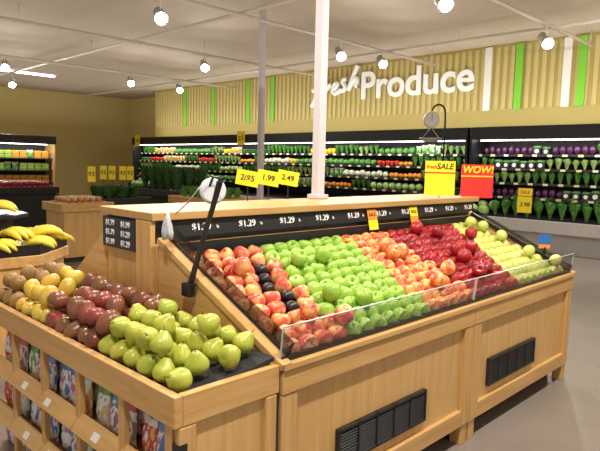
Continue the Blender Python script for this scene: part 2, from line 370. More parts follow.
part('back_board',MB().box(EX0,EX1-.033,EY1-.02,EY1-.0005,.0,.835),WPALE,e)
part('rack_back',MB().box(EX0+.03,EX1-.04,EY0+.235,EY0+.25,.0,.72),WPALE,e)
nb=5; bw=(EX1-.03-EX0)/nb
for i in range(nb+1):
    xx=EX0+bw*i; part('post',MB().box(xx,xx+.04,EY0-.008,EY0+.02,.0,.719) if i<nb else MB().box(EX1-.078,EX1-.036,EY0-.008,EY0+.02,.0,.719),WZ,e,.003)
SHZ=(.0,.22,.475)
for z in SHZ[1:]:
    part('rack_shelf',MB().box(EX0+.03,EX1-.04,EY0+.035,EY0+.234,z-.015,z),WX,e)
for i in range(nb):
    xx=EX0+bw*i+.04
    for z in SHZ[1:]:
        part('rack_lip',MB().obox((xx+bw/2-.02,EY0-.012,z+.022),((1,0,0),(0,.8,-.6),(0,.6,.8)),(bw/2-.003,.007,.042)),WX,e,.002)
        part('price_label',MB().obox((xx+.07+.1*(i%2),EY0-.021,z+.020),((1,0,0),(0,.8,-.6),(0,.6,.8)),(.026,.0015,.017)),WHITE,e)

def bag_mesh(name,c1,c2,c3,w=.13,h=.2,t=.045,sc_=3.2,lo=.43,hi=.58):
    m,nt,b=new_mat(name+'_print')
    tc=nt.nodes.new('ShaderNodeTexCoord'); oi=nt.nodes.new('ShaderNodeObjectInfo')
    n=nt.nodes.new('ShaderNodeTexNoise'); n.noise_dimensions='4D'; n.inputs['Scale'].default_value=sc_; n.inputs['Detail'].default_value=1; nt.links.new(tc.outputs['Generated'],n.inputs['Vector'])
    ml=nt.nodes.new('ShaderNodeMath'); ml.operation='MULTIPLY'; ml.inputs[1].default_value=9; nt.links.new(oi.outputs['Random'],ml.inputs[0]); nt.links.new(ml.outputs[0],n.inputs['W'])
    cr=nt.nodes.new('ShaderNodeValToRGB'); cr.color_ramp.interpolation='CONSTANT'; el=cr.color_ramp.elements; el[0].color=rgb(c3); el[1].position=lo; el[1].color=rgb(c1); q=el.new(hi); q.color=rgb(c2)
    nt.links.new(n.outputs['Fac'],cr.inputs[0])
    sp=nt.nodes.new('ShaderNodeSeparateXYZ'); nt.links.new(tc.outputs['Generated'],sp.inputs[0])
    r2=nt.nodes.new('ShaderNodeValToRGB'); r2.color_ramp.interpolation='CONSTANT'; r2.color_ramp.elements[0].color=(0,0,0,1); r2.color_ramp.elements[1].position=.80; r2.color_ramp.elements[1].color=(1,1,1,1); nt.links.new(sp.outputs[2],r2.inputs[0])
    d=nt.nodes.new('ShaderNodeMixRGB'); d.inputs[2].default_value=rgb(c2); nt.links.new(r2.outputs[0],d.inputs[0]); nt.links.new(cr.outputs[0],d.inputs[1])
    nt.links.new(d.outputs[0],b.inputs['Base Color']); b.inputs['Roughness'].default_value=.28
    bm=MB(); N,M=11,13; fr=[];bk=[]
    for j in range(M):
        v=j/(M-1); aa=[];cc_=[]
        for i in range(N):
            u=i/(N-1); k=max(0,math.sin(math.pi*u))**.9*max(0,math.sin(math.pi*min(1,v*1.06)))**.8*t/2
            wr=.0045*math.sin(23*u+9*v)*math.sin(11*v+4*u); ww=w*(1-.05*math.sin(math.pi*v)+(.03 if v>.9 else 0))
            zz=v*h+(.006*math.sin(9*u) if v>.95 else 0)
            aa.append(bm.bm.verts.new(((u-.5)*ww,-k-.0012+wr,zz))); cc_.append(bm.bm.verts.new(((u-.5)*ww,k+.0012+wr,zz)))
        fr.append(aa);bk.append(cc_)
    for j in range(M-1):
        for i in range(N-1):
            bm._f([fr[j][i],fr[j][i+1],fr[j+1][i+1],fr[j+1][i]],0,True); bm._f([bk[j][i+1],bk[j][i],bk[j+1][i],bk[j+1][i+1]],0,True)
        bm._f([bk[j][0],fr[j][0],fr[j+1][0],bk[j+1][0]],0); bm._f([fr[j][-1],bk[j][-1],bk[j+1][-1],fr[j+1][-1]],0)
    for r in (0,M-1):
        for i in range(N-1): bm._f([bk[r][i],bk[r][i+1],fr[r][i+1],fr[r][i]],0)
    return bm.mesh(name,m)
SBG=dict(w=.105,t=.05,sc_=3.0,lo=.41,hi=.57)
bags=[(bag_mesh('snack_a',(.88,.86,.86),(.68,.06,.05),(.45,.28,.14),h=.17,**SBG),'white and red printed snack pouch standing in wooden rack'),
      (bag_mesh('snack_b',(.86,.87,.85),(.16,.40,.12),(.72,.58,.3),h=.175,**SBG),'white and green printed snack pouch standing in wooden rack'),
      (bag_mesh('snack_c',(.82,.62,.15),(.85,.82,.75),(.62,.12,.07),h=.17,**SBG),'yellow and red printed snack pouch standing in wooden rack'),
      (bag_mesh('snack_d',(.65,.09,.08),(.85,.8,.72),(.75,.5,.14),h=.165,**SBG),'red and cream printed snack pouch standing in wooden rack'),
      (bag_mesh('snack_e',(.88,.88,.90),(.13,.25,.58),(.45,.18,.40),h=.175,**SBG),'silver and blue printed snack pouch standing in wooden rack')]
def put(name,me,label,cat,group,loc,rot=(0,0,0),sc=1.0,child=None,M=None):
    o=bpy.data.objects.new(name,me); COL.objects.link(o)
    if M is not None: o.matrix_world=M
    else: o.location=loc; o.rotation_euler=rot; o.scale=(sc,)*3 if not isinstance(sc,(tuple,list)) else sc
    if label: o['label']=label; o['category']=cat
    if group: o['group']=group
    for (cn,cm) in (child or []):
        c=bpy.data.objects.new(cn,cm); COL.objects.link(c); c.parent=o
    return o
pick=random.Random(4)
for i in range(nb):
    for zi,z in enumerate(SHZ):
        for k in range(3):
            bi=pick.choice([0,0,1,4,4,2,3,1])
            for dpt in range(3):
                put('snack_pouch',bags[bi][0],bags[bi][1],'snack pouch','snack pouches in the end rack',(EX0+bw*i+.047+.054+k*.107,EY0+.068+dpt*.056,z+.002),(math.radians(random.uniform(-6,-1)),random.uniform(-.03,.03),random.uniform(-.06,.06)))

# ------------------------------------------------------------ fruit meshes
def apple(name,mat,R=.0465):
    prof=[(0,-.72),(.16,-.80),(.34,-.86),(.58,-.78),(.80,-.52),(.94,-.18),(1.0,.15),(.97,.42),(.85,.68),(.65,.84),(.42,.88),(.22,.78),(.09,.62),(0,.55)]
    return MB().lathe([(r*R,z*R) for r,z in prof],20,fn=lambda th,z:1+.02*math.cos(5*th)*(1 if z<0 else .3)).mesh(name,mat)
def stemm(z0,h,r=.0016,name='stem'):
    return MB().tube([(0,0,z0),(.001,0,z0+h*.5),(h*.3,0,z0+h)],[r,r*.9,r*1.4],6).mesh(name,STEM)
def pear(name,mat,R=.040,L=1.0):
    prof=[(0,-.85),(.2,-.93),(.46,-.92),(.77,-.70),(.96,-.36),(1.0,-.03),(.95,.28),(.80,.60),(.62,.88),(.48,1.12),(.37,1.30),(.24,1.40),(.09,1.40),(0,1.33)]
    return MB().lathe([(r*R,z*R*L) for r,z in prof],20,fn=lambda th,z:1+.04*math.sin(2*th+1)+.02*math.sin(3*th)).mesh(name,mat)
def rpear(name,mat,R=.040,L=1.0):
    prof=[(0,-.84),(.2,-.93),(.5,-.92),(.8,-.7),(.97,-.35),(1.0,0),(.95,.32),(.84,.6),(.68,.84),(.52,1.0),(.34,1.12),(.18,1.16),(.08,1.12),(0,1.06)]
    return MB().lathe([(r*R,z*R*L) for r,z in prof],18,fn=lambda th,z:1+.03*math.sin(2*th+1)+.025*math.sin(3*th)).mesh(name,mat)
def mango(name,mat,R=.042,L=1.2,seed=0):
    b=MB(); pr=[(math.sin(math.pi*i/13)*R,-math.cos(math.pi*i/13)*R*L) for i in range(14)]; pr[0]=(0,pr[0][1]); pr[-1]=(0,pr[-1][1])
    b.lathe(pr,18)
    for v in b.bm.verts:
        t=v.co.z/(R*L); v.co.x*=.88; v.co.y*=1.0-.10*t; v.co.y+=R*.16*math.sin(t*2+.4); v.co*=1+.06*noise.noise(v.co*28+Vector((seed,0,0)))
    return b.mesh(name,mat)
def plum(name,mat,R=.031):
    pr=[(math.sin(math.pi*i/11)*R,-math.cos(math.pi*i/11)*R*1.03) for i in range(12)]; pr[0]=(0,pr[0][1]);pr[-1]=(0,R*.93)
    return MB().lathe(pr,18,fn=lambda th,z:1-.05*math.exp(-(((th+math.pi)%(2*math.pi)-math.pi)/.22)**2)).mesh(name,mat)
F_peach=fruit('gala_skin',(.86,.53,.18),(.60,.055,.045),.42,.57,20,cc=(.74,.18,.10),ccw=.45,rough=.26)
F_gala=fruit('blush_skin',(.86,.48,.13),(.60,.045,.035),.42,.58,22,cc=(.80,.28,.10),ccw=.5,rough=.26)
F_green=fruit('green_apple_skin',(.24,.44,.035),(.36,.56,.08),.4,.62,12,speck=(.6,.75,.3),rough=.26)
F_red=fruit('red_apple_skin',(.34,.010,.014),(.16,.004,.010),.4,.62,18,cc=(.46,.025,.025),rough=.2)
F_plum=fruit('plum_skin',(.010,.007,.011),(.025,.010,.02),.4,.6,15,rough=.3)
F_yg=fruit('yellow_green_pear_skin',(.56,.60,.12),(.42,.52,.09),.4,.6,12,cc=(.72,.66,.2))
F_pear=fruit('green_pear_skin',(.42,.45,.05),(.58,.54,.085),.38,.62,14,speck=(.20,.17,.04),cc=(.34,.43,.05))
F_redp=fruit('red_mango_skin',(.28,.022,.030),(.11,.035,.02),.42,.66,15,rough=.3,speck=(.42,.28,.14),cc=(.20,.12,.04),ccw=.6)
F_bosc=fruit('brown_pear_skin',(.36,.20,.06),(.26,.14,.04),.4,.62,16,speck=(.5,.3,.12),rough=.5)
F_yel=fruit('yellow_mango_skin',(.78,.54,.06),(.54,.46,.07),.4,.62,14,speck=(.4,.25,.05),cc=(.72,.36,.07))
def K(*a): return dict(zip(('me','child','name','label','cat','group','tilt'),a))
ast=[('stem',stemm(.027,.018))]
k_peach=K(apple('g',F_peach),ast,'apple','yellow and red blushed apple heaped on black tray','apple','blushed apples on the sloping tray',.8)
k_gala=K(apple('g2',F_gala),ast,'apple','orange-red streaked apple heaped on black tray','apple','streaked apples on the sloping tray',.8)
k_green=K(apple('g3',F_green,.0475),ast,'green_apple','shiny green apple heaped on black tray','green apple','green apples on the sloping tray',.8)
k_red=K(apple('g4',F_red,.0475),ast,'red_apple','glossy dark red apple heaped on black tray','red apple','red apples on the sloping tray',.8)
k_plum=K(plum('g5',F_plum,.034),[],'plum','dark purple plum lying among the blushed apples','plum','plums on the sloping tray',1.5)
k_yg=K(rpear('g6',F_yg,.045,.9),[],'yellow_pear','pale yellow-green pear heaped on black tray','pear','pale pears on the sloping tray',.7)
k_pear=K(pear('g7',F_pear,.0465,.82),[('stem',stemm(.048,.02,.002))],'green_pear','speckled green pear heaped in maple end bin','pear','green pears in the end bin',.95)
k_redp=K(mango('g8',F_redp,.050,1.12),[],'red_mango','dark maroon mango with olive patches in maple end bin','mango','red mangoes in the end bin',1.5)
k_bosc=K(rpear('g9',F_bosc,.044,1.0),[],'brown_pear','russet brown pear heaped in maple end bin','pear','brown pears in the end bin',.8)
k_yel=K(mango('g10',F_yel,.046,1.18,5),[],'yellow_mango','ripe yellow mango heaped in maple end bin','mango','yellow mangoes in the end bin',1.5)
def heap(O,u,v,n,Lu,Lv,D,cls,p2,rnd=.001):
    O=Vector(O);u=Vector(u);v=Vector(v);n=Vector(n)
    def drop(a,b,h,layer):
        k=cls(a/Lu,b/Lv,a,b,layer)
        if not k: return
        p=O+u*(a+random.uniform(-rnd,rnd))+v*(b+random.uniform(-rnd,rnd))+n*h
        t=k['tilt']; rot=Euler((random.gauss(0,t*.6),random.gauss(0,t*.6),random.uniform(0,6.28)))
        put(k['name'],k['me'],k['label'],k['cat'],k['group'],p,rot,random.uniform(.95,1.0),k['child'])
    rows=int((Lv-D)/(D*.86))+1; pv=(Lv-D)/max(1,rows-1) if rows>1 else D
    for r in range(rows):
        off=(r%2)*D/2; b=D/2+r*pv; a=D/2+off
        while a<Lu-D/2+.001:
            drop(a,b,D/2,1)
            if r<rows-1 and a+D*.5<Lu-D/2 and random.random()<p2(a/Lu,b/Lv): drop(a+D*.5,b+pv*.33,D/2+D*.82,2)
            a+=D*1.0
sl=Vector((XB-XF+.05,0,.30)); Ls=sl.length; sv=sl.normalized(); sn=Vector((-sv.z,0,sv.x)); 
if sn.z<0: sn=-sn
bf=[1.97,2.62,3.12,3.68]; bb=[2.10,2.82,3.22,4.15]
def main_cls(fu,fv,a,b,layer):
    y=Y0+.065+a
    e_=[bf[i]+(bb[i]-bf[i])*fv for i in range(4)]
    if y<e_[0]:
        if .22<fv<.9 and abs(y-(1.84+.10*fv))<.05: return k_plum if layer==1 else None
        return k_peach
    if y<e_[1]: return k_green
    if y<e_[2]: return k_gala
    if y<e_[3]: return k_red
    return k_yg
heap((XF-.038,Y0+.062,.788),(0,1,0),tuple(sv),tuple(sn),Y1-Y0-.124,Ls-.012,.0965,main_cls,lambda a,b:.10)
ev=Vector((0,EY1-EY0-.03,.07)); Lv=ev.length; evn=ev.normalized(); en=Vector((0,-evn.z,evn.y))
def end_cls(fu,fv,a,b,layer):
    x=EX1-.045-a
    if x>-2.17: return k_pear
    if x>-2.66-.40*fv: return k_redp
    if x>-3.07-.1*fv: return k_yel
    return k_bosc
heap((EX1-.036,EY0+.018,.79),(-1,0,0),tuple(evn),tuple(en),EX1-EX0-.075,Lv-.002,.100,end_cls,lambda a,b:(.35 if a<.06 else .85) if b<.9 else .2)

# ------------------------------------------------------------ signs on island
def card_sign(name,c,right,w,h,mat,label,lines,pole=None,group=None,header=0,tmat=None):
    r=Vector(right).normalized(); n=Vector((r.x,r.y,0)).cross(Vector((0,0,1))).normalized(); u=n.cross(r); c=Vector(c)
    e=thing(name,(c[0],c[1],c[2]-h/2),label,'sale sign',group)
    if header:
        part('header_card',MB().obox(c+u*(h/2-header/2),(r,n,u),(w/2,.003,header/2)),mat,e)
        part('card',MB().obox(c-u*(header+.012)/2,(r,n,u),(w/2,.003,(h-header-.012)/2)),mat,e)
        part('holder_strip',MB().obox(c+u*(h/2-header-.006)-n*.002,(r,n,u),(w/2,.002,.009)),tmat or WHITE,e)
    else: part('card',MB().obox(c,(r,n,u),(w/2,.003,h/2)),mat,e)
    if pole is not None: part('pole',MB().tube([(c[0]-n.x*.008,c[1]-n.y*.008,pole),(c[0]-n.x*.008,c[1]-n.y*.008,c[2])],.004,8),BLACK,e)
    for q in lines:
        s_,sz,dz,m=q[:4]; dx=q[4] if len(q)>4 else 0
        text(s_,sz,(c[0]+n.x*.004+u.x*dz+r.x*dx,c[1]+n.y*.004+u.y*dz+r.y*dx,c[2]+u.z*dz+r.z*dx),r,u,m,e,bold=sz*.02,extrude=.0005,shear=.2 if header else 0)
    return e
R=(.7133,.7009,0)
card_sign('sale_sign',(-2.52,4.18,1.51),R,.245,.28,YEL,'yellow card sign reading fresh SALE standing on top shelf',[('fresh',.042,.092,RED,-.072),('SALE',.064,.095,BLK_T,.036)],1.351,header=.09,tmat=RED)
card_sign('sale_sign',(-2.47,4.71,1.485),R,.28,.29,RED,'red card sign reading WOW! at end of top shelf',[('WOW!',.085,.098,YEL)],1.351,header=.095,tmat=YEL)
for i,(t) in enumerate(('2/$5','1.99','2.49')):
    card_sign('price_card',(-2.93,2.48+i*.185,1.50),(.72,.68,-.16),.150,.10,YEL,'small yellow price card clipped above top shelf',[(t,.052,0,BLK_T)],1.351,'yellow price cards on the top shelf')
bc=thing('price_tag',(-1.78,4.535,1.0),'small blue and orange price card clipped to end rail','price tag')
part('card',MB().obox((-1.78,4.53,1.045),(R,(.7009,-.7133,0),(0,0,1)),(.045,.002,.055)),BLUE,bc); part('lower_band',MB().obox((-1.778,4.527,1.005),(R,(.7009,-.7133,0),(0,0,1)),(.045,.0015,.015)),ORG,bc)
part('clip',MB().box(-1.79,-1.77,4.525,4.54,.94,1.0),BLACK,bc)

# ------------------------------------------------------------ bag dispenser
e=thing('bag_dispenser',(-2.1,1.5,1.0),'black plastic bag dispenser arm with white bag roll clamped to rail','bag dispenser')
part('arm',MB().obox((-2.03,1.478,1.28),((.42,0,.907),(0,1,0),(-.907,0,.42)),(.27,.008,.010)),BLACK,e,.003)
part('arm',MB().obox((-2.00,1.462,1.30),((.37,0,.93),(0,1,0),(-.93,0,.37)),(.24,.005,.006)),BLACK,e,.002)
part('clamp',MB().box(-2.17,-2.11,1.455,1.489,1.00,1.06),BLACK,e,.004)
ax=Vector((.93,-.34,.12)).normalized(); c=Vector((-2.005,1.505,1.478))
part('bag_roll',MB().tube([c-ax*.014,c-ax*.009,c+ax*.006,c+ax*.012],[.050,.057,.057,.048],28),ROLL,e)
part('top_bracket',MB().tube([(-2.06,1.50,1.43),(-1.97,1.48,1.54),(-1.91,1.475,1.53)],.006,8),BLACK,e)
part('wire_hook',MB().tube([(-2.24,1.47,1.36),(-2.14,1.47,1.42),(-2.04,1.47,1.50)],.003,6),GREYM,e)
bm=MB(); rg=random.Random(3)
for k in range(9):
    th=k*2.4; ox,oy=.014*math.cos(th),.010*math.sin(th); pts=[(-2.28,1.458,1.368)]
    for q in range(1,5): pts.append((-2.28+ox*q*.5+rg.uniform(-.006,.006),1.455+oy*q*.4+rg.uniform(-.004,.004),1.368-.030*q-rg.uniform(0,.006)))
    bm.tube(pts,[.003,.008,.011,.013,.005],5)
part('loose_bags',bm,plain('thin_plastic',(.55,.56,.6),.3,var=.35,scale=60),e)

# ------------------------------------------------------------ banana stand
BC=Vector((-5.0,1.45,0)); hw=.62; ch=.36
def octo(h,c_): return [(BC.x+h,BC.y-h+c_),(BC.x+h,BC.y+h-c_),(BC.x+h-c_,BC.y+h),(BC.x-h+c_,BC.y+h),(BC.x-h,BC.y+h-c_),(BC.x-h,BC.y-h+c_),(BC.x-h+c_,BC.y-h),(BC.x+h-c_,BC.y-h)]
e=thing('banana_stand',tuple(BC),'octagonal maple stand with black two-tier banana tray','display stand')
part('cabinet_body',MB().prism(octo(hw-.03,ch),2,.1,.80),WPALE,e,.004)
part('top_rail',MB().prism(octo(hw,ch),2,.80,.88),WX,e,.006)
part('toe_kick',MB().prism(octo(hw-.12,ch-.05),2,0,.1),BLACKM,e)
t=MB().prism(octo(hw-.01,ch),2,.88,.895)
oc=octo(hw-.015,ch)
for i in range(8):
    p,q=Vector(oc[i]).to_3d(),Vector(oc[(i+1)%8]).to_3d(); dd=(q-p); L=dd.length; dd.normalize(); mid=(p+q)/2; mid.z=.925
    t.obox(mid,(dd,(dd.y,-dd.x,0),(0,0,1)),(L/2,.008,.035))
part('lower_tray',t,BLACK,e)
part('upper_tray',MB().prism(octo(.24,.14),2,.895,1.13).prism(octo(.34,.18),2,1.13,1.16),BLACK,e,.004)
F_ban=fruit('banana_skin',(.86,.60,.03),(.80,.60,.04),.35,.7,8,rough=.45,cc=(.80,.68,.08))
def banana_mesh():
    pts=[]
    for i in range(9):
        a=-1.0+2.0*i/8; pts.append((.0,.14*math.sin(a),-.12*(1-math.cos(a))+.02)); 
    rs=[.007,.016,.0225,.025,.026,.025,.021,.013,.006]
    return MB().tube(pts,rs,8).mesh('banana',F_ban)
bmh=banana_mesh(); bst=MB().tube([(0,.105,-.02),(0,.128,-.03),(0,.145,-.04)],[.030,.020,.013],8).mesh('crown',plain('banana_crown',(.50,.42,.06),.7))
def bunch(loc,rz,tx):
    e=bpy.data.objects.new('banana_bunch',bst); COL.objects.link(e)
    e['label']='bunch of ripe yellow bananas on black tray'; e['category']='bananas'; e['group']='banana bunches on the stand'
    e.matrix_world=Matrix.Translation(loc)@Euler((tx,0,rz)).to_matrix().to_4x4()
    for i in range(5):
        o=bpy.data.objects.new('banana',bmh); COL.objects.link(o); o.parent=e
        a=(i-2)*.26
        o.matrix_local=Matrix.Translation((0,.12,0))@Matrix.Rotation(a,4,'Z')@Matrix.Translation(((i-2)*.008,-.12,-.006*abs(i-2)))@Matrix.Rotation((i-2)*.18,4,'Y')
for i,(x,y,z) in enumerate([(-4.50,1.20,.965),(-4.49,1.48,.965),(-4.54,1.76,.965),(-4.74,1.96,.965),(-5.10,1.90,.965),(-4.60,1.62,1.035),(-4.66,1.86,1.03),
    (-4.82,1.32,1.225),(-4.84,1.58,1.225),(-5.08,1.50,1.225)]):
    bunch(Vector((x,y,z)),[2.2,2.5,2.9,3.6,3.2,2.4,3.3,2.4,3.0,2.7][i],random.uniform(-.05,.12))

# ------------------------------------------------------------ produce kinds for back cases
def lumpy(name,mat,R,sc=(1,1,1),amp=.12,fr=3.0):
    bm=bmesh.new(); bmesh.ops.create_icosphere(bm,subdivisions=3,radius=1)
    for v in bm.verts:
        d=1+amp*noise.noise(v.co*fr)+amp*.5*abs(noise.noise(v.co*fr*2.3)); v.co=Vector((v.co.x*sc[0],v.co.y*sc[1],v.co.z*sc[2]))*d*R
    for f in bm.faces: f.smooth=True
    me=bpy.data.meshes.new(name); bm.to_mesh(me); bm.free(); me.materials.append(mat); return me
def leafy(name,mat,R=.09,n=46,h=.16,spread=.7):
    b=MB()
    for i in range(n):
        th=random.uniform(0,6.28); o=random.uniform(.2,1); d=Vector((math.cos(th),math.sin(th),0)); sd=Vector((-d.y,d.x,0))
        w=R*random.uniform(.20,.32); L=h*random.uniform(.7,1.1)
        rows=[]
        for k in range(4):
            t=k/3; c=d*(R*.12+o*R*spread*t**1.3)+Vector((0,0,L*math.sin(t*1.4*(1.25-.4*o)))); ww=w*(.25,.9,1,.35)[k]
            rows.append([b.bm.verts.new(c-sd*ww+Vector((0,0,.01*k))),b.bm.verts.new(c),b.bm.verts.new(c+sd*ww+Vector((0,0,.01*k)))])
        for k in range(3):
            for j in range(2): b._f([rows[k][j],rows[k][j+1],rows[k+1][j+1],rows[k+1][j]],0,True)
    return b.mesh(name,mat)
G1=fruit('leaf_green',(.04,.17,.025),(.15,.38,.07),.35,.65,20,.5)
G2=fruit('pale_green',(.24,.42,.10),(.42,.58,.20),.35,.65,14,.5)
G3=fruit('dark_leaf',(.02,.075,.015),(.06,.16,.035),.35,.65,20,.6)
PR=fruit('pepper_red',(.55,.02,.015),(.7,.05,.02),.3,.7,8,.2); PY=fruit('pepper_yellow',(.85,.5,.02),(.85,.62,.04),.3,.7,8,.2); OR=fruit('orange_peel',(.8,.25,.02),(.85,.33,.03),.3,.7,30,.4)
WT=fruit('cauliflower_white',(.75,.72,.58),(.6,.62,.4),.3,.7,30,.6); PP=fruit('eggplant_purple',(.06,.015,.06),(.1,.02,.08),.3,.7,8,.2)
def pepper(name,mat):
    prof=[(0,-.9),(.45,-1),(.75,-.8),(.88,-.2),(1,.45),(.85,.85),(.45,.95),(.15,.8),(0,.75)]
    return MB().lathe([(r*.062,z*.075) for r,z in prof],16,fn=lambda th,z:1+.10*math.cos(4*th)).mesh(name,mat)
# dark lidded tray of produce with a round white label on the front
def labelled_pack():
    b=MB(); b.prism([(-.075,0),(.075,0),(.085,.15),(-.085,.15)],1,-.06,.06,0); b.prism([(-.085,.15),(.085,.15),(.06,.19),(-.06,.19)],1,-.05,.05,1)
    b.tube([(0,-.0605,.08),(0,-.064,.08)],.045,16,2); return b.mesh('labelled_pack',[BLACKM,G1,WHITE])
KINDS=[('lettuce',leafy('lettuce',G2,.105,56,.19),'frilly pale green lettuce head on refrigerated shelf','lettuce',.165,.0),
 ('kale_bunch',leafy('kale',G1,.105,50,.22),'dark green leafy kale bunch on refrigerated shelf','greens',.165,.0),
 ('cabbage',lumpy('cab',G2,.092,amp=.06),'round pale green cabbage on refrigerated shelf','cabbage',.19,.092),
 ('broccoli',lumpy('broc',G1,.088,(1,1,.95),.25,6),'dark green broccoli crown on refrigerated shelf','broccoli',.18,.085),
 ('cauliflower',lumpy('caul',WT,.088,(1,1,.95),.2,6),'white cauliflower head on refrigerated shelf','cauliflower',.18,.085),
 ('bell_pepper',pepper('pr',PR),'glossy red bell pepper on refrigerated shelf','bell pepper',.13,.076),
 ('bell_pepper',pepper('py',PY),'glossy yellow bell pepper on refrigerated shelf','bell pepper',.13,.076),
 ('orange',lumpy('or',OR,.065,amp=.02),'large bright orange on refrigerated shelf','orange',.135,.066),
 ('salad_pouch',bag_mesh('salad',(.10,.30,.05),(.70,.76,.60),(.18,.42,.08),.17,.22,.07),'green and white salad pouch on refrigerated shelf','salad bag',.175,.0),
 ('carrot_pouch',bag_mesh('carrotb',(.8,.28,.03),(.8,.6,.4),(.15,.38,.06),.17,.21,.07),'orange carrot pouch on refrigerated shelf','carrot bag',.175,.0),
 ('eggplant',lumpy('egg',PP,.062,(1,1,1.5),.05),'dark purple eggplant on refrigerated shelf','eggplant',.14,.093),
 ('cucumber',lumpy('cuc',fruit('cucumber_skin',(.03,.12,.02),(.07,.20,.04),.35,.65,20,.35),.035,(1.0,3.0,1.0),.06),'dark green cucumber on refrigerated shelf','cucumber',.075,.036),
 ('herb_pack',labelled_pack(),'dark tray of greens with round white label on refrigerated shelf','packaged greens',.18,.0)]
def railmat():
    m,nt,b=new_mat('price_rail_tags'); tc=nt.nodes.new('ShaderNodeTexCoord'); mp=nt.nodes.new('ShaderNodeMapping'); mp.inputs['Rotation'].default_value=(math.pi/2,0,0)
    br=nt.nodes.new('ShaderNodeTexBrick'); br.offset=0; br.inputs['Scale'].default_value=1; br.inputs['Brick Width'].default_value=.3; br.inputs['Row Height'].default_value=5; br.inputs['Mortar Size'].default_value=.1; br.inputs['Mortar Smooth'].default_value=0
    br.inputs['Color1'].default_value=(.7,.7,.68,1); br.inputs['Color2'].default_value=(.75,.62,.12,1); br.inputs['Mortar'].default_value=(.02,.02,.02,1)
    nt.links.new(tc.outputs['Object'],mp.inputs[0]); nt.links.new(mp.outputs[0],br.inputs['Vector']); nt.links.new(br.outputs['Color'],b.inputs['Base Color']); return m
RAILM=railmat()
def vegcase(x0,x1,seq,label,plan,wellmax,shelves):
    e=thing('refrigerated_case',((x0+x1)/2,11.8,0),label,'refrigerated case',)
    part('back_panel',MB().box(x0+.05,x1-.05,12.24,12.30,.1,2.2),BLACKM,e)
    part('base',MB().box(x0,x1,11.25,12.30,.0,.48),BASEM,e,.01)
    part('bumper',MB().box(x0,x1,11.2,11.25,.38,.62),BUMP,e,.01)
    part('well_deck',MB().prism([(11.27,.50),(11.27,.52),(12.0,.80),(12.0,.78)],0,x0+.05,x1-.05),BLACK,e)
    part('canopy',MB().prism([(11.45,2.2),(11.45,2.46),(12.30,2.46),(12.30,2.2)],0,x0,x1),BLACK,e,.01)
    part('canopy_light',MB().box(x0+.1,x1-.1,11.72,11.78,2.18,2.199),TUBE,e)
    for k in range(3):
        xa=x0+(x1-x0)*(k+.5)/3
        L=bpy.data.lights.new('case_light','AREA'); L.shape='RECTANGLE'; L.size=(x1-x0)/3-.2; L.size_y=.06; L.energy=6.5*(x1-x0)/3; L.color=(1,.97,.92)
        lo=bpy.data.objects.new('case_light',L); COL.objects.link(lo); lo.matrix_world=Matrix.Translation((xa,11.48,2.17))@Matrix.Rotation(math.radians(18),4,'X')
        lo.parent=e; lo.matrix_parent_inverse=Matrix.Translation(e['_l']).inverted()
    for sx in((x0,x0+.05),(x1-.05,x1)): part('end_panel',MB().prism([(11.25,.48),(11.25,.66),(11.5,1.0),(11.45,2.2),(12.30,2.2),(12.30,.48)],0,*sx),BLACK,e)
    for (z,yf) in shelves:
        part('shelf',MB().box(x0+.05,x1-.05,yf,12.24,z-.025,z),BLACKM,e)
        part('shelf_price_rail',MB().box(x0+.05,x1-.05,yf-.012,yf-.0005,z-.035,z+.008),RAILM,e)
    rng=random.Random(plan); 
    for (z,yf) in shelves+[(None,None)]:
        x=x0+.16; runs=0; k=None
        while x<x1-.16:
            if runs<=0: k=KINDS[rng.choice(seq if z else [0,0,1,2,0,2,0])]; runs=rng.randint(2,8)*(2 if k[4]<.1 else 1)
            nm,me,lb,ct,w,h=k; runs-=1
            if z:
                ss=rng.uniform(.85,1.06)
                fixed='pouch' in nm or nm in('cucumber','herb_pack')
                put(nm,me,lb,ct,nm.replace('_',' ')+'s in the refrigerated cases',(x,yf+.115,z+h*ss+.002),(0,0,rng.uniform(-.1,.1) if fixed else rng.uniform(0,6)),ss)
                if nm=='cucumber': put(nm,me,lb,ct,nm.replace('_',' ')+'s in the refrigerated cases',(x+.037,yf+.118,z+h+.066),(0,0,rng.uniform(-.1,.1)),1)
            elif x<wellmax:
                for row in range(2):
                    yy=11.42+row*.26; ss=rng.uniform(1.15,1.35); zz=.53+(yy-11.27)*.3836+(.045 if h==0 else 0)
                    put(nm,me,lb,ct,nm.replace('_',' ')+'s in the refrigerated cases',(x+(row%2)*.1,yy,zz+h*1.06*ss+.012),(.0,0,rng.uniform(0,6)),ss)
            x+=w*(1.0 if z else 1.36)
SH4=[(1.02,11.62),(1.31,11.68),(1.60,11.74),(1.89,11.80)]
vegcase(-20.4,-6.28,[0,1,2,3,1,5,6,7,8,9,0,3,1,0,1,4,0,11],'long black refrigerated wall case stocked with vegetables',3,-16.5,SH4)
vegcase(-6.22,-1.6,[8,12,1,12,9,1,12,10,3,0],'black refrigerated wall case with packaged greens and cabbages',9,0,SH4)
for (x,y,z,t,w) in((-13.8,11.40,2.34,'2/5',.36),(-19.9,11.40,2.34,'2/4',.36)):
    card_sign('price_card',(x,y,z),(1,0,0),w,.42,YEL,'large yellow price card on black case canopy',[(t,.2,0,BLK_T)])
card_sign('sale_sign',(-4.82,11.15,.99),(1,.2,0),.27,.48,YEL,'yellow price sign reading 3.98 in front of case',[('3.98',.11,-.08,BLK_T),('SALE',.08,.16,RED)],.62,header=.15,tmat=BLK_T)

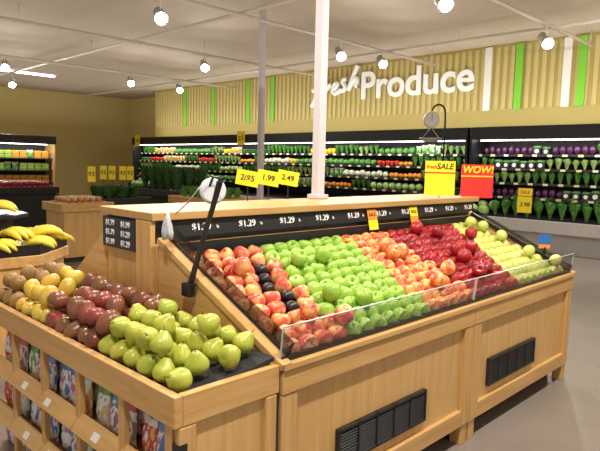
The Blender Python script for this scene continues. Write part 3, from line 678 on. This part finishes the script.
# ------------------------------------------------------------ mid-floor tables
def table(x,y,w,d,h,name_label,meshes,nm,lb,ct,sp,zoff,mat=WX,riser=0):
    e=thing('produce_table',(x,y,0),name_label,'display table')
    part('tabletop',MB().box(x-w/2,x+w/2,y-d/2,y+d/2,h-.06,h),mat,e,.005)
    r=MB()
    for (a,b,c_,d_) in((x-w/2,x+w/2,y-d/2,y-d/2+.03),(x-w/2,x+w/2,y+d/2-.03,y+d/2),(x-w/2,x-w/2+.03,y-d/2+.03,y+d/2-.03),(x+w/2-.03,x+w/2,y-d/2+.03,y+d/2-.03)): r.box(a,b,c_,d_,h,h+.07)
    part('rim',r,mat,e,.004)
    part('skirt',MB().box(x-w/2+.05,x+w/2-.05,y-d/2+.05,y+d/2-.05,.08,h-.06),WPALE if mat is WX else mat,e)
    part('plinth',MB().box(x-w/2+.1,x+w/2-.1,y-d/2+.1,y+d/2-.1,0,.08),BLACKM,e)
    nx=int((w-.08)/sp); ny=int((d-.08)/sp)
    for i in range(nx):
        for j in range(ny):
            put(nm,random.choice(meshes),lb,ct,nm.replace('_',' ')+'s on the floor tables',(x-(nx-1)*sp/2+i*sp,y-(ny-1)*sp/2+j*sp,h+zoff+.002),(0,0,random.uniform(0,6)),.97)
    if riser:
        for i in range(nx-1):
            for j in range(ny-1):
                put(nm,random.choice(meshes),lb,ct,nm.replace('_',' ')+'s on the floor tables',(x-(nx-2)*sp/2+i*sp,y-(ny-2)*sp/2+j*sp,h+zoff+.002+sp*.72),(0,0,random.uniform(0,6)),.97)
onion=lumpy('onion',fruit('onion_skin',(.5,.22,.07),(.62,.33,.12),.4,.6,14),.045,amp=.04)
bigred=lumpy('bred',F_red,.05,amp=.03)
table(-9.05,4.12,.75,.85,.85,'small maple floor table heaped with brown onions',[onion],'onion','brown onion on maple floor table','onion',.10,.044,riser=1)
table(-10.05,5.3,.95,.95,.85,'dark floor table of leafy greens under yellow price signs',[leafy('herb2',G3,.13,56,.24,.7)],'leafy_plant','dark leafy bunch of greens on floor table','greens',.28,.0,mat=BLACKM)
table(-10.6,6.9,1.8,1.1,.95,'dark floor table crowded with leafy greens',[leafy('herb',G3,.14,90,.50,.75)],'leafy_plant','tall dark leafy bunch of greens on floor table','greens',.30,.0,mat=BLACKM)
table(-8.6,6.4,1.4,.9,.9,'maple floor table of green lettuces',[leafy('kale2',G1,.12,50,.22)],'kale_bunch','dark green leafy bunch on maple floor table','greens',.24,.0)
table(-12.6,4.45,1.3,1.2,.95,'dark floor table heaped with red apples',[bigred],'red_apple','red apple heaped on dark floor table','red apple',.105,.048,mat=BLACKM,riser=1)
for i,(x,y,zb) in enumerate(((-9.0,4.33,.95),(-10.19,5.13,.9),(-10.07,5.24,.9),(-9.93,5.38,.9),(-9.83,5.48,.9))):
    card_sign('price_card',(x,y,1.36),R,.125,.25,YEL,'yellow price card on thin pole above floor table',[('$3',.10,0,BLK_T)],zb,'yellow price cards over the floor table')
# left tall merchandiser
e=thing('refrigerated_case',(-16.9,5.6,0),'tall black refrigerated case with packaged fruit on shelves','refrigerated case')
part('back_panel',MB().box(-17.5,-17.4,4.0,7.0,0,2.2),BLACKM,e); part('base',MB().box(-17.4,-16.6,4.0,7.0,0,.6),BLACKM,e)
part('canopy',MB().box(-17.4,-16.7,4.0,7.0,2.0,2.22),BLACK,e,.01); part('end_panel',MB().box(-17.4,-16.8,6.95,7.0,.6,2.0),WPALE,e)
part('canopy_light',MB().box(-17.15,-17.1,4.1,6.9,1.98,1.999),TUBE,e)
L=bpy.data.lights.new('case_light','AREA'); L.shape='RECTANGLE'; L.size=.06; L.size_y=2.8; L.energy=22; L.color=(1,.97,.92)
lo=bpy.data.objects.new('case_light',L); COL.objects.link(lo); lo.matrix_world=Matrix.Translation((-16.66,5.5,1.98))@Matrix.Rotation(math.radians(25),4,'Y')
lo.parent=e; lo.matrix_parent_inverse=Matrix.Translation(e['_l']).inverted()
def punnet(nm,c,lab):
    b=MB(); b.prism([(-.065,0),(.065,0),(.075,.07),(-.075,.07)],1,-.09,.09,0)
    for i in range(4):
        for j in range(4):
            cx,cy=-.052+i*.035,-.066+j*.044; pr=[(math.sin(math.pi*q/6)*.021,-math.cos(math.pi*q/6)*.021) for q in range(7)]; pr[0]=(0,-.021); pr[-1]=(0,.021)
            b.lathe(pr,8,1,c=(cx,cy,.078))
    return b.mesh(nm,[plain(nm+'_tub',[v*.7+.03 for v in c],.25),plain(nm+'_berry',c,.35,var=.5,scale=30)]),lab
PN=[punnet('p1',(.65,.04,.03),'punnet of red berries on black case shelf'),punnet('p2',(.80,.35,.03),'punnet of orange fruit on black case shelf'),punnet('p3',(.35,.50,.06),'punnet of green grapes on black case shelf'),punnet('p4',(.45,.03,.05),'punnet of dark red cherries on black case shelf')]
rng=random.Random(5)
for z in(.92,1.26,1.6):
    part('shelf',MB().box(-17.4,-16.85,4.02,6.94,z-.03,z),BLACKM,e)
for z in(.602,.922,1.262,1.602):
    me,lb=PN[0]
    for i in range(14):
        if i%3==0: me,lb=rng.choice(PN)
        if rng.random()<.15: put('salad_pouch',KINDS[8][1],'green salad pouch on black case shelf','salad bag','packs in the tall case',(-16.98,4.16+i*.2,z),(0,0,1.57))
        else:
            for q in range(2): put('fruit_punnet',me,lb,'fruit punnet','packs in the tall case',(-16.98,4.16+i*.2,z+q*.105),(0,0,0))
# standing scale
e=thing('hanging_scale',(-4.75,7.95,0),'round dial produce scale with metal pan hung from curved pole','scale')
dn=Vector((.7009,-.7133,0)); c=Vector((-4.9,7.8,2.32)); rr=Vector(R)
pts=[(-4.75,7.95,0),(-4.75,7.95,2.35)]
for i in range(1,8):
    a=math.pi*i/8; q=Vector((-4.75,7.95,2.42))-rr*.105*(1-math.cos(a)); q.z=2.42+.13*math.sin(a); pts.append(tuple(q))
pts.append((-4.9,7.8,2.42))
part('curved_pole',MB().tube(pts,.014,8),BLACKM,e)
part('dial_case',MB().tube([c-dn*.04,c+dn*.04],.12,28),GREYM,e); part('dial_face',MB().tube([c+dn*.041,c+dn*.043],.105,28),WHITE,e)
part('needle',MB().obox(c+dn*.046+Vector((0,0,.03)),(R,dn,(0,0,1)),(.004,.001,.05)),BLACK,e)
part('pan',MB().lathe([(0,-.0),(.10,.005),(.17,.05),(.18,.055),(.17,.06),(.1,.015),(0,.01)],24,c=(-4.9,7.8,1.98)),GREYM,e)
part('pan_wire',MB().tube([(-5.06,7.8,2.03),(-4.9,7.8,2.2)],.004,6),GREYM,e); part('pan_wire',MB().tube([(-4.74,7.8,2.03),(-4.9,7.8,2.2)],.004,6),GREYM,e)

# ------------------------------------------------------------ world
w=bpy.data.worlds.new('world'); scene.world=w; w.use_nodes=True
w.node_tree.nodes['Background'].inputs[0].default_value=(1,.94,.86,1); w.node_tree.nodes['Background'].inputs[1].default_value=.66
for o in bpy.data.objects:
    if '_l' in o: del o['_l']
